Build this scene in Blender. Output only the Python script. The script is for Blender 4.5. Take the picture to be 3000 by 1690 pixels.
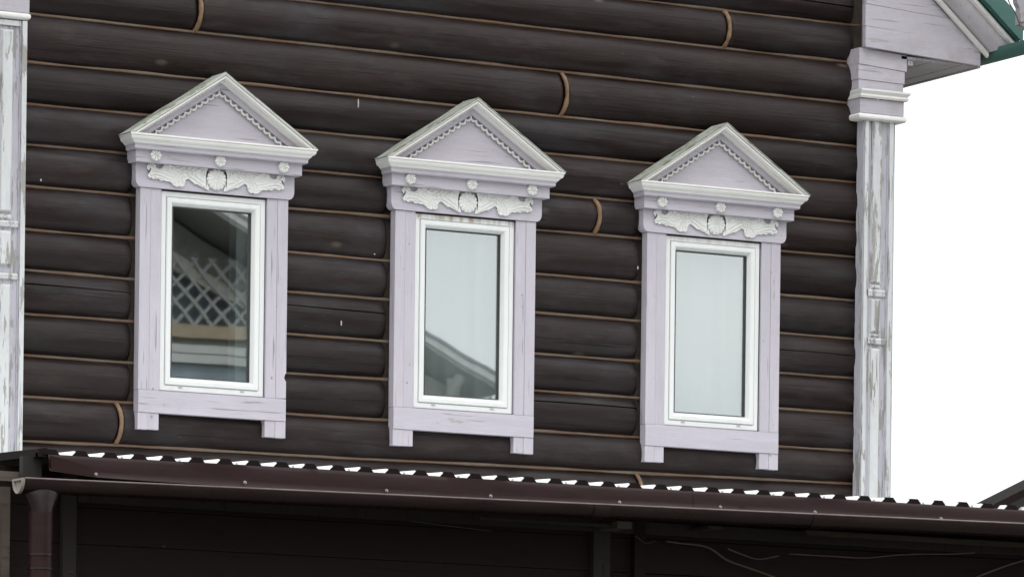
import bpy, bmesh, math, random
from mathutils import Vector, Matrix, noise
random.seed(7)
for o in list(bpy.data.objects): bpy.data.objects.remove(o, do_unlink=True)
SC = bpy.context.scene
COL = SC.collection
PI = math.pi
rad = math.radians

# ------------------------------------------------------------------ camera
cam_data = bpy.data.cameras.new('camera'); cam = bpy.data.objects.new('camera', cam_data); COL.objects.link(cam)
cam_data.sensor_width = 36.0; cam_data.sensor_fit = 'HORIZONTAL'
cam_data.lens = 15233.37 / 3000 * 36.0
cam_data.shift_y = 1940.77 / 3000
cam_data.clip_start = 0.5; cam_data.clip_end = 5000
cam.matrix_world = (Matrix.Translation((-12.7, -24.0, 1.6)) @ Matrix.Rotation(rad(-28.5), 4, 'Z')
                    @ Matrix.Rotation(rad(90), 4, 'X') @ Matrix.Rotation(0.012234, 4, 'Z'))
SC.camera = cam

# ------------------------------------------------------------------ sky, sun, exposure
SUN_EL, SUN_AZ = rad(52), rad(200)      # azimuth clockwise from +Y (wall faces -Y)
world = bpy.data.worlds.new('World'); SC.world = world; world.use_nodes = True
nt = world.node_tree; nt.nodes.clear()
wout = nt.nodes.new('ShaderNodeOutputWorld'); bg = nt.nodes.new('ShaderNodeBackground')
sky = nt.nodes.new('ShaderNodeTexSky'); sky.sky_type = 'NISHITA'; sky.sun_disc = False
sky.sun_elevation = SUN_EL; sky.sun_rotation = SUN_AZ
sky.air_density = 1.0; sky.dust_density = 4.0; sky.ozone_density = 1.0; sky.altitude = 100
bw = nt.nodes.new('ShaderNodeRGBToBW')
cloud = nt.nodes.new('ShaderNodeMix'); cloud.data_type = 'RGBA'; cloud.inputs[0].default_value = 0.97
# overcast: an even cloud deck veils the clear sky, with very soft grey variation
tc = nt.nodes.new('ShaderNodeTexCoord'); mp = nt.nodes.new('ShaderNodeMapping'); mp.inputs['Scale'].default_value = (3.0, 3.0, 7.0)
ns = nt.nodes.new('ShaderNodeTexNoise'); ns.inputs['Scale'].default_value = 1.6; ns.inputs['Detail'].default_value = 5; ns.inputs['Roughness'].default_value = 0.5
cr = nt.nodes.new('ShaderNodeValToRGB')
cr.color_ramp.elements[0].position = 0.36; cr.color_ramp.elements[0].color = (12.8, 13.5, 14.0, 1)
cr.color_ramp.elements[1].position = 0.64; cr.color_ramp.elements[1].color = (15.6, 15.8, 15.6, 1)
nt.links.new(tc.outputs['Generated'], mp.inputs['Vector']); nt.links.new(mp.outputs[0], ns.inputs['Vector']); nt.links.new(ns.outputs['Fac'], cr.inputs['Fac'])
nt.links.new(sky.outputs[0], cloud.inputs[6]); nt.links.new(cr.outputs[0], cloud.inputs[7])
# an overcast sky is brighter overhead than at the horizon
sz = nt.nodes.new('ShaderNodeSeparateXYZ'); nt.links.new(tc.outputs['Generated'], sz.inputs[0])
gr = nt.nodes.new('ShaderNodeMapRange'); gr.inputs['From Min'].default_value = 0.0; gr.inputs['From Max'].default_value = 1.0
gr.inputs['To Min'].default_value = 0.72; gr.inputs['To Max'].default_value = 1.95; nt.links.new(sz.outputs['Z'], gr.inputs['Value'])
vm = nt.nodes.new('ShaderNodeVectorMath'); vm.operation = 'SCALE'; nt.links.new(cloud.outputs[2], vm.inputs[0]); nt.links.new(gr.outputs[0], vm.inputs['Scale'])
nt.links.new(vm.outputs[0], bg.inputs['Color']); bg.inputs['Strength'].default_value = 0.1
nt.links.new(bg.outputs[0], wout.inputs['Surface'])
sd = bpy.data.lights.new('sun', 'SUN'); sd.energy = 0.6; sd.angle = rad(25); sd.color = (1.0, 0.97, 0.93)
sun = bpy.data.objects.new('sun', sd); COL.objects.link(sun)
sv = Vector((math.sin(SUN_AZ) * math.cos(SUN_EL), math.cos(SUN_AZ) * math.cos(SUN_EL), math.sin(SUN_EL)))
sun.rotation_euler = sv.to_track_quat('Z', 'Y').to_euler(); sun.location = sv * 60
SC.view_settings.view_transform = 'Standard'; SC.view_settings.look = 'None'
SC.view_settings.exposure = 0.0; SC.view_settings.gamma = 1.0; SC.view_settings.use_curve_mapping = False

# ------------------------------------------------------------------ materials
def new_mat(name):
    m = bpy.data.materials.new(name); m.use_nodes = True
    return m, m.node_tree, m.node_tree.nodes['Principled BSDF']

def coords(t, scale):
    """object coordinates, shifted per object so that no two pieces share a pattern"""
    a = t.nodes.new('ShaderNodeTexCoord'); oi = t.nodes.new('ShaderNodeObjectInfo')
    mul = t.nodes.new('ShaderNodeVectorMath'); mul.operation = 'SCALE'; mul.inputs[0].default_value = (37, 53, 71)
    t.links.new(oi.outputs['Random'], mul.inputs['Scale'])
    add = t.nodes.new('ShaderNodeVectorMath'); add.operation = 'ADD'
    t.links.new(a.outputs['Object'], add.inputs[0]); t.links.new(mul.outputs[0], add.inputs[1])
    mp = t.nodes.new('ShaderNodeMapping'); mp.inputs['Scale'].default_value = scale
    t.links.new(add.outputs[0], mp.inputs['Vector'])
    return mp.outputs[0]

def noise_fac(t, vec, scale, detail=4, rough=0.55, lo=0.4, hi=0.6, distortion=0.0):
    n = t.nodes.new('ShaderNodeTexNoise'); n.inputs['Scale'].default_value = scale; n.inputs['Detail'].default_value = detail
    n.inputs['Roughness'].default_value = rough; n.inputs['Distortion'].default_value = distortion
    t.links.new(vec, n.inputs['Vector'])
    r = t.nodes.new('ShaderNodeMapRange'); r.inputs['From Min'].default_value = lo; r.inputs['From Max'].default_value = hi
    t.links.new(n.outputs['Fac'], r.inputs['Value'])
    return r.outputs[0]

def mixc(t, fac, a, b, k=1.0):
    m = t.nodes.new('ShaderNodeMix'); m.data_type = 'RGBA'
    if k != 1.0:
        q = t.nodes.new('ShaderNodeMath'); q.operation = 'MULTIPLY'; q.inputs[1].default_value = k
        t.links.new(fac, q.inputs[0]); fac = q.outputs[0]
    t.links.new(fac, m.inputs[0])
    for s, v in ((6, a), (7, b)):
        if isinstance(v, tuple): m.inputs[s].default_value = (*v, 1)
        else: t.links.new(v, m.inputs[s])
    return m.outputs[2]

def bump(t, b, h, strength, dist=0.01):
    bp = t.nodes.new('ShaderNodeBump'); bp.inputs['Strength'].default_value = strength; bp.inputs['Distance'].default_value = dist
    t.links.new(h, bp.inputs['Height']); t.links.new(bp.outputs[0], b.inputs['Normal'])

def simple(name, col, rough=0.5, metal=0.0, spec=0.5, var=0.12, scale=6, bumpy=0.0):
    m, t, b = new_mat(name)
    f = noise_fac(t, coords(t, (1, 1, 1)), scale, 5, 0.6, 0.3, 0.7)
    c = mixc(t, f, tuple(x * (1 - var) for x in col), tuple(min(1, x * (1 + var)) for x in col))
    t.links.new(c, b.inputs['Base Color'])
    b.inputs['Roughness'].default_value = rough; b.inputs['Metallic'].default_value = metal
    b.inputs['Specular IOR Level'].default_value = spec
    if bumpy: bump(t, b, f, bumpy, 0.004)
    return m

def painted(name, col, col2, bare, axis='x', peel=0.25, grain=0.2, rough=0.6, cracks=0.5, dirt=0.25):
    """old paint on softwood: two paint tones, fine grain, thin cracks, flaked patches of bare wood"""
    m, t, b = new_mat(name)
    st = {'x': (1, 9, 9), 'z': (9, 9, 1)}[axis]
    v = coords(t, st); v1 = coords(t, (1, 1, 1))
    tone = noise_fac(t, v, 1.6, 4, 0.6, 0.35, 0.65)
    c = mixc(t, tone, col, col2)
    g = noise_fac(t, v, 14, 3, 0.7, 0.25, 0.75)
    c = mixc(t, g, c, tuple(x * 0.82 for x in col), grain)
    # thin cracks along the grain
    st2 = {'x': (2.2, 60, 60), 'z': (60, 60, 2.2)}[axis]
    ck = noise_fac(t, coords(t, st2), 1.0, 2, 0.6, 0.655, 0.70)
    c = mixc(t, ck, c, tuple(x * 0.42 for x in bare), cracks)
    # flaked patches
    st3 = {'x': (3, 16, 16), 'z': (16, 16, 2.4)}[axis]
    pk = noise_fac(t, coords(t, st3), 1.5, 6, 0.65, 0.66 - peel * 0.34, 0.69 - peel * 0.34)
    c = mixc(t, pk, c, bare, 0.85)
    d = noise_fac(t, v1, 7, 5, 0.65, 0.5, 0.75)
    c = mixc(t, d, c, (0.30, 0.28, 0.27), dirt)
    t.links.new(c, b.inputs['Base Color']); b.inputs['Roughness'].default_value = rough
    b.inputs['Specular IOR Level'].default_value = 0.35 if col[0] > 0.05 else 0.2
    ad = t.nodes.new('ShaderNodeMath'); ad.operation = 'SUBTRACT'
    t.links.new(g, ad.inputs[0]); t.links.new(pk, ad.inputs[1])
    bump(t, b, ad.outputs[0], 0.35, 0.002)
    return m

LAV = (0.430, 0.400, 0.452); LAV2 = (0.480, 0.447, 0.502); WHT = (0.68, 0.668, 0.645); WHT2 = (0.71, 0.70, 0.68); BARE = (0.33, 0.315, 0.295)
M = {}
M['lav_x'] = painted('lavender_paint_horizontal_grain', LAV, LAV2, BARE, 'x', -0.01, 0.35, cracks=0.6, dirt=0.24)
M['lav_z'] = painted('lavender_paint_vertical_grain', LAV, LAV2, BARE, 'z', -0.01, 0.35, cracks=0.7, dirt=0.20)
M['lav_old'] = painted('weathered_lavender_paint', LAV, LAV2, BARE, 'x', 0.07, 0.5, cracks=0.45, dirt=0.5)
M['pil_lav'] = painted('flaking_lavender_paint', (0.42, 0.405, 0.46), (0.48, 0.465, 0.52), (0.245, 0.232, 0.215), 'z', 0.36, 0.5, cracks=0.8, dirt=0.35)
M['pil_wht'] = painted('flaking_white_paint', (0.52, 0.53, 0.54), (0.59, 0.60, 0.61), (0.25, 0.236, 0.215), 'z', 0.32, 0.45, cracks=0.8, dirt=0.3)
M['wht'] = painted('white_moulding_paint', WHT, WHT2, (0.42, 0.41, 0.38), 'x', -0.1, 0.12, 0.45, cracks=0.15, dirt=0.10)
M['carve'] = painted('white_carving_paint', (0.63, 0.63, 0.61), (0.67, 0.67, 0.655), (0.5, 0.5, 0.46), 'x', 0.0, 0.15, 0.55, cracks=0.0, dirt=0.2)
M['moss'] = painted('grey_green_weathered_board', (0.30, 0.32, 0.27), (0.42, 0.44, 0.40), (0.14, 0.15, 0.09), 'x', 0.35, 0.5, 0.7, cracks=0.6, dirt=0.5)
M['soffit'] = painted('greyish_soffit_paint', (0.44, 0.41, 0.44), (0.50, 0.47, 0.50), BARE, 'z', 0.1, 0.3, cracks=0.4, dirt=0.35)

def log_material():
    m, t, b = new_mat('dark_brown_log_stain')
    v = coords(t, (0.9, 7, 7))
    a = noise_fac(t, v, 1.6, 6, 0.62, 0.35, 0.68)
    c = mixc(t, a, (0.0108, 0.0056, 0.0047), (0.0245, 0.0170, 0.0162))
    fine = noise_fac(t, coords(t, (2.2, 48, 48)), 1.3, 4, 0.7, 0.35, 0.7)
    c = mixc(t, fine, c, (0.0075, 0.0045, 0.0040), 0.6)
    blot = noise_fac(t, coords(t, (1.0, 3, 3)), 1.3, 5, 0.6, 0.50, 0.72)
    c = mixc(t, blot, c, (0.034, 0.0345, 0.041), 0.75)
    hair = noise_fac(t, coords(t, (1.3, 70, 70)), 1.0, 3, 0.6, 0.615, 0.65)
    mott = noise_fac(t, coords(t, (2.5, 6, 6)), 2.6, 6, 0.75, 0.35, 0.70)
    c = mixc(t, mott, c, (0.0085, 0.0045, 0.0038), 0.65)
    c = mixc(t, hair, c, (0.003, 0.002, 0.002), 0.95)
    wear = noise_fac(t, coords(t, (1.2, 5, 5)), 2.2, 6, 0.7, 0.55, 0.76)
    c = mixc(t, wear, c, (0.040, 0.032, 0.029), 0.6)
    chip = noise_fac(t, coords(t, (10, 40, 40)), 1.0, 4, 0.7, 0.72, 0.76)
    c = mixc(t, chip, c, (0.16, 0.135, 0.11), 0.55)
    # round knots, scattered
    vo = t.nodes.new('ShaderNodeTexVoronoi'); vo.inputs['Scale'].default_value = 1.0; vo.inputs['Randomness'].default_value = 1.0
    t.links.new(coords(t, (1.7, 3.5, 3.5)), vo.inputs['Vector'])
    r = t.nodes.new('ShaderNodeMapRange'); r.inputs['From Min'].default_value = 0.075; r.inputs['From Max'].default_value = 0.03
    t.links.new(vo.outputs['Distance'], r.inputs['Value'])
    c = mixc(t, r.outputs[0], c, (0.085, 0.066, 0.052), 0.6)
    oi = t.nodes.new('ShaderNodeObjectInfo'); tn = t.nodes.new('ShaderNodeMapRange'); tn.inputs['To Min'].default_value = 0.74; tn.inputs['To Max'].default_value = 1.30
    t.links.new(oi.outputs['Random'], tn.inputs['Value'])
    sc = t.nodes.new('ShaderNodeVectorMath'); sc.operation = 'SCALE'; t.links.new(c, sc.inputs[0]); t.links.new(tn.outputs[0], sc.inputs['Scale']); c = sc.outputs[0]
    t.links.new(c, b.inputs['Base Color'])
    rr = t.nodes.new('ShaderNodeMapRange'); rr.inputs['To Min'].default_value = 0.36; rr.inputs['To Max'].default_value = 0.60
    t.links.new(a, rr.inputs['Value']); t.links.new(rr.outputs[0], b.inputs['Roughness'])
    b.inputs['Specular IOR Level'].default_value = 0.25; b.inputs['Specular Tint'].default_value = (1.0, 0.93, 0.92, 1)
    bump(t, b, fine, 0.35, 0.003)
    return m
M['log'] = log_material()

def caulk_material():
    m, t, b = new_mat('tan_sealant')
    v = coords(t, (3, 12, 12))
    f = noise_fac(t, v, 2.0, 4, 0.6, 0.35, 0.65)
    c = mixc(t, f, (0.120, 0.060, 0.031), (0.145, 0.112, 0.082))
    c = mixc(t, noise_fac(t, v, 9, 3, 0.6, 0.55, 0.75), c, (0.06, 0.047, 0.038), 0.7)
    t.links.new(c, b.inputs['Base Color']); b.inputs['Roughness'].default_value = 0.6; bump(t, b, f, 0.4, 0.004)
    return m
M['caulk'] = caulk_material()
M['caulk_joint'] = simple('orange_brown_sealant', (0.170, 0.100, 0.056), 0.7, var=0.4, scale=30, bumpy=0.3)
M['core'] = simple('grey_brown_packing', (0.085, 0.066, 0.052), 0.8, var=0.3, scale=25)
M['knot'] = simple('grey_knot', (0.28, 0.26, 0.29), 0.7)
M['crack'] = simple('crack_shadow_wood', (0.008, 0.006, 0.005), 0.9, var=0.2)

def pvc_material():
    m, t, b = new_mat('white_plastic_frame')
    v = coords(t, (9, 9, 1.5))
    d = noise_fac(t, coords(t, (22, 22, 2.5)), 1.4, 5, 0.7, 0.42, 0.66)
    # rust-brown run marks under the head of the opening: strongest in the top five centimetres, a stain with its own shape
    tcn = t.nodes.new('ShaderNodeTexCoord'); sx = t.nodes.new('ShaderNodeSeparateXYZ'); t.links.new(tcn.outputs['Object'], sx.inputs[0])
    r = t.nodes.new('ShaderNodeMapRange'); r.inputs['From Min'].default_value = 1.172; r.inputs['From Max'].default_value = 1.200
    t.links.new(sx.outputs['Z'], r.inputs['Value'])
    mu = t.nodes.new('ShaderNodeMath'); mu.operation = 'MULTIPLY'; t.links.new(r.outputs[0], mu.inputs[0]); t.links.new(d, mu.inputs[1])
    att = t.nodes.new('ShaderNodeAttribute'); att.attribute_type = 'OBJECT'; att.attribute_name = 'stain'
    m2 = t.nodes.new('ShaderNodeMath'); m2.operation = 'MULTIPLY'; t.links.new(mu.outputs[0], m2.inputs[0]); t.links.new(att.outputs['Fac'], m2.inputs[1])
    g = noise_fac(t, v, 2, 4, 0.6, 0.35, 0.75)
    c = mixc(t, g, (0.675, 0.685, 0.68), (0.62, 0.63, 0.625))
    c = mixc(t, m2.outputs[0], c, (0.30, 0.22, 0.14))
    t.links.new(c, b.inputs['Base Color']); b.inputs['Roughness'].default_value = 0.32
    return m
M['pvc'] = pvc_material()
M['gasket'] = simple('black_gasket', (0.05, 0.052, 0.05), 0.6)
M['slot'] = simple('grey_drain_cap', (0.35, 0.34, 0.33), 0.6)

def glass_material(name, refl, tint):
    m = bpy.data.materials.new(name); m.use_nodes = True; t = m.node_tree; t.nodes.clear()
    out = t.nodes.new('ShaderNodeOutputMaterial'); mix = t.nodes.new('ShaderNodeMixShader')
    tr = t.nodes.new('ShaderNodeBsdfTransparent'); tr.inputs['Color'].default_value = (*tint, 1)
    gl = t.nodes.new('ShaderNodeBsdfGlossy'); gl.inputs['Roughness'].default_value = 0.015; gl.inputs['Color'].default_value = (0.97, 0.99, 0.985, 1)
    v = coords(t, (1, 1, 1)); n = t.nodes.new('ShaderNodeTexNoise'); n.inputs['Scale'].default_value = 2.2; n.inputs['Detail'].default_value = 1
    t.links.new(v, n.inputs['Vector'])
    bp = t.nodes.new('ShaderNodeBump'); bp.inputs['Strength'].default_value = 0.25; bp.inputs['Distance'].default_value = 0.0015
    t.links.new(n.outputs['Fac'], bp.inputs['Height']); t.links.new(bp.outputs[0], gl.inputs['Normal'])
    mix.inputs[0].default_value = refl
    t.links.new(tr.outputs[0], mix.inputs[1]); t.links.new(gl.outputs[0], mix.inputs[2]); t.links.new(mix.outputs[0], out.inputs[0])
    return m
M['glass'] = glass_material('coated_window_glass', 0.36, (0.78, 0.81, 0.81))

def curtain_material():
    m, t, b = new_mat('white_net_curtain')
    f = noise_fac(t, coords(t, (14, 1, 0.6)), 1.0, 3, 0.5, 0.3, 0.7)
    c = mixc(t, f, (0.68, 0.72, 0.73), (0.80, 0.83, 0.83)); t.links.new(c, b.inputs['Base Color']); b.inputs['Roughness'].default_value = 0.9
    return m
M['curtain'] = curtain_material()
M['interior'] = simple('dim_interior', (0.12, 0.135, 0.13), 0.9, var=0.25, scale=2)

def metal_paint(name, col, rough, dust, spec=0.5):
    m, t, b = new_mat(name)
    v = coords(t, (1.4, 4, 4))
    f = noise_fac(t, v, 2.2, 6, 0.65, 0.4, 0.75)
    c = mixc(t, f, col, dust, 0.55)
    sp = noise_fac(t, coords(t, (6, 20, 6)), 2, 4, 0.7, 0.64, 0.72)
    c = mixc(t, sp, c, tuple(x * 0.45 for x in col), 0.5)
    t.links.new(c, b.inputs['Base Color'])
    rr = t.nodes.new('ShaderNodeMapRange'); rr.inputs['To Min'].default_value = rough; rr.inputs['To Max'].default_value = min(1, rough + 0.25)
    t.links.new(f, rr.inputs['Value']); t.links.new(rr.outputs[0], b.inputs['Roughness'])
    b.inputs['Specular IOR Level'].default_value = spec
    bump(t, b, noise_fac(t, coords(t, (2, 2, 5)), 2.5, 3, 0.5, 0.2, 0.8), 0.25, 0.006)
    return m
M['flash'] = metal_paint('brown_painted_flashing', (0.0165, 0.0050, 0.0045), 0.38, (0.027, 0.0105, 0.0100), 0.2)
M['gutter'] = metal_paint('brown_gutter_metal', (0.0105, 0.0036, 0.0034), 0.24, (0.014, 0.0062, 0.0058), 0.4)
M['rim'] = simple('gutter_edge_highlight', (0.12, 0.085, 0.085), 0.3, var=0.3, scale=12)  # pale colour paints in the bright highlight along the gutter rim
M['galv'] = simple('pale_galvanised_roof_sheet', (0.72, 0.74, 0.74), 0.5, var=0.10)
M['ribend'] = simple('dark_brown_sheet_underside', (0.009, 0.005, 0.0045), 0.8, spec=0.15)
M['capgrey'] = simple('grey_beige_plastic', (0.27, 0.235, 0.21), 0.5, var=0.15, scale=15)
M['plank'] = painted('dark_brown_planks', (0.0120, 0.0048, 0.0037), (0.0085, 0.0056, 0.0043), (0.006, 0.004, 0.0035), 'x', 0.15, 0.4, 0.7, cracks=0.5, dirt=0.0)
M['post'] = painted('dark_grey_post', (0.026, 0.023, 0.021), (0.030, 0.026, 0.023), (0.015, 0.012, 0.010), 'z', 0.15, 0.4, 0.7, cracks=0.5, dirt=0.0)
M['beam'] = painted('weathered_brown_beam', (0.045, 0.034, 0.028), (0.062, 0.050, 0.042), (0.03, 0.022, 0.018), 'x', 0.2, 0.4, 0.8, cracks=0.5, dirt=0.0)
M['taupe'] = painted('pale_brown_board', (0.10, 0.078, 0.066), (0.075, 0.058, 0.05), (0.06, 0.045, 0.035), 'x', 0.2, 0.4, 0.7, cracks=0.5, dirt=0.0)
M['screw'] = simple('zinc_screw', (0.34, 0.33, 0.34), 0.45, 0.4)
M['cable'] = simple('dusty_brown_cable', (0.105, 0.078, 0.055), 0.6)
M['cable_dark'] = simple('dark_cable', (0.045, 0.036, 0.028), 0.6)
M['green'] = metal_paint('green_painted_sheet', (0.045, 0.125, 0.108), 0.4, (0.062, 0.150, 0.130))
M['grey_metal'] = simple('lilac_grey_metal', (0.28, 0.265, 0.28), 0.55, var=0.2, scale=10)
M['flake'] = simple('white_flake', (0.38, 0.36, 0.34), 0.8)
M['ground'] = simple('dry_ground', (0.085, 0.08, 0.065), 0.95, var=0.3, scale=0.6)
M['nb_wall'] = simple('beige_siding', (0.52, 0.50, 0.44), 0.7, var=0.1)
M['nb_white'] = simple('pale_trim', (0.62, 0.64, 0.62), 0.6, var=0.08)
M['nb_dark'] = simple('dark_soffit', (0.26, 0.27, 0.255), 0.8)
M['nb_lath'] = simple('grey_lattice_lath', (0.44, 0.46, 0.45), 0.7)
M['nb_ochre'] = simple('ochre_beam', (0.44, 0.37, 0.26), 0.7, var=0.15)
M['nb_blue'] = simple('blue_grey_screen', (0.30, 0.37, 0.42), 0.5, var=0.2, scale=3)
M['nb_roof'] = simple('grey_roof_sheet', (0.20, 0.21, 0.21), 0.6)
M['bark'] = simple('grey_bark', (0.16, 0.14, 0.12), 0.9)

# ------------------------------------------------------------------ mesh helpers
def link(name, bm, mat, parent=None, loc=(0, 0, 0), smooth=None, bevel=0.0):
    if bevel:
        es = [e for e in bm.edges if len(e.link_faces) == 2 and e.calc_face_angle(0) > 0.6]
        bmesh.ops.bevel(bm, geom=es, offset=bevel, segments=1, affect='EDGES')
    bmesh.ops.recalc_face_normals(bm, faces=bm.faces)
    me = bpy.data.meshes.new(name); bm.to_mesh(me); bm.free()
    mats = mat if isinstance(mat, (list, tuple)) else [mat]
    for q in mats: me.materials.append(q)
    if smooth is not None:
        me.shade_smooth()
        if smooth > 0:
            try: me.set_sharp_from_angle(angle=rad(smooth))
            except Exception: pass
    o = bpy.data.objects.new(name, me); COL.objects.link(o); o.location = loc
    if parent is not None: o.parent = parent
    return o

def thing(name, label, cat, loc=(0, 0, 0), group=None):
    o = bpy.data.objects.new(name, None); COL.objects.link(o); o.location = loc; o.empty_display_size = 0.2
    o['label'] = label; o['category'] = cat
    if group: o['group'] = group
    return o

def tag(o, label, cat, group=None):
    o['label'] = label; o['category'] = cat
    if group: o['group'] = group
    return o

def box(bm, x0, x1, y0, y1, z0, z1, jit=0.0, mi=0):
    vs = [bm.verts.new((x + random.uniform(-jit, jit), y, z + random.uniform(-jit, jit))) for x, y, z in
          ((x0, y0, z0), (x1, y0, z0), (x1, y1, z0), (x0, y1, z0), (x0, y0, z1), (x1, y0, z1), (x1, y1, z1), (x0, y1, z1))]
    for f in ((0, 1, 5, 4), (1, 2, 6, 5), (2, 3, 7, 6), (3, 0, 4, 7), (4, 5, 6, 7), (3, 2, 1, 0)):
        q = bm.faces.new([vs[i] for i in f]); q.material_index = mi
    return vs

def prism(bm, pts, y0, y1, mi=0):
    """closed outline in x,z pushed from y0 (front) to y1"""
    a = [bm.verts.new((x, y0, z)) for x, z in pts]; b = [bm.verts.new((x, y1, z)) for x, z in pts]
    bm.faces.new(a).material_index = mi; bm.faces.new(list(reversed(b))).material_index = mi
    n = len(pts)
    for i in range(n):
        j = (i + 1) % n; bm.faces.new((a[i], b[i], b[j], a[j])).material_index = mi

def bx(name, mat, parent, x0, x1, y0, y1, z0, z1, bevel=0.0015, jit=0.0, loc=(0, 0, 0)):
    bm = bmesh.new(); box(bm, x0, x1, y0, y1, z0, z1, jit); return link(name, bm, mat, parent, loc, None, bevel)

def rows(bm, grid, closed_u=False, closed_v=False, caps=False, mi=0):
    """grid[i][j] of points to a quad sheet"""
    V = [[bm.verts.new(p) for p in r] for r in grid]
    nu, nv = len(V), len(V[0])
    for i in range(nu if closed_u else nu - 1):
        for j in range(nv if closed_v else nv - 1):
            f = bm.faces.new((V[i][j], V[(i + 1) % nu][j], V[(i + 1) % nu][(j + 1) % nv], V[i][(j + 1) % nv])); f.material_index = mi
    if caps:
        bm.faces.new(V[0]); bm.faces.new(list(reversed(V[-1])))
    return V

def tube(bm, pts, r, n=8, caps=True):
    pts = [Vector(p) for p in pts]
    rs = r if isinstance(r, (list, tuple)) else [r] * len(pts)
    grid = []; u = None
    for i, p in enumerate(pts):
        d = (pts[min(i + 1, len(pts) - 1)] - pts[max(i - 1, 0)]).normalized()
        if u is None: u = d.cross(Vector((0, 0, 1)) if abs(d.z) < 0.9 else Vector((0, 1, 0)))
        else: u = u - d * u.dot(d)
        u = u.normalized(); w = d.cross(u)
        grid.append([p + (u * math.cos(2 * PI * k / n) + w * math.sin(2 * PI * k / n)) * rs[i] for k in range(n)])
    rows(bm, grid, closed_v=True, caps=caps)

def spline(pts, k=6):
    out = []
    P = [Vector(p) for p in pts]
    for i in range(len(P) - 1):
        a, b, c, d = P[max(i - 1, 0)], P[i], P[i + 1], P[min(i + 2, len(P) - 1)]
        for s in range(k):
            t = s / k
            out.append(0.5 * ((2 * b) + (c - a) * t + (2 * a - 5 * b + 4 * c - d) * t * t + (3 * b - a - 3 * c + d) * t ** 3))
    out.append(P[-1]); return out

def interp(tab, x):
    if x <= tab[0][0]: return tab[0][1]
    for (a, va), (b, vb) in zip(tab, tab[1:]):
        if x <= b: return va + (vb - va) * (x - a) / (b - a)
    return tab[-1][1]

# ------------------------------------------------------------------ ground
bm = bmesh.new(); g = 1500
rows(bm, [[(x, y, 0) for y in (-g, -40, -10, 10, g)] for x in (-g, -30, 30, g)])
o = link('ground', bm, M['ground']); o['kind'] = 'structure'; o['label'] = 'bare ground around the houses'

# =================================================================== LOG HOUSE
house = thing('log_house', 'dark brown log house with three white framed windows in lavender carved casings', 'house')
# groove heights: (left end x=-2.45, right end x=2.43)
LINES = [(3.50, 3.53), (3.71, 3.735), (3.925, 3.95), (4.126, 4.174), (4.35, 4.353), (4.558, 4.556), (4.763, 4.752), (4.983, 4.964), (5.187, 5.171),
         (5.399, 5.413), (5.61, 5.599), (5.81, 5.815), (6.022, 6.012), (6.265, 6.245), (6.478, 6.470), (6.69, 6.675), (6.90, 6.88),
         (7.11, 7.10), (7.32, 7.31), (7.53, 7.53), (7.74, 7.74)]
def zl(i, x):
    a, b = LINES[i]
    return a + (b - a) * (x + 2.45) / 4.88 + 0.006 * noise.noise(Vector((x * 0.8, i * 7.3, 0)))
YG, YC = 0.116, 0.030          # groove depth and crest of the logs

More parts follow.
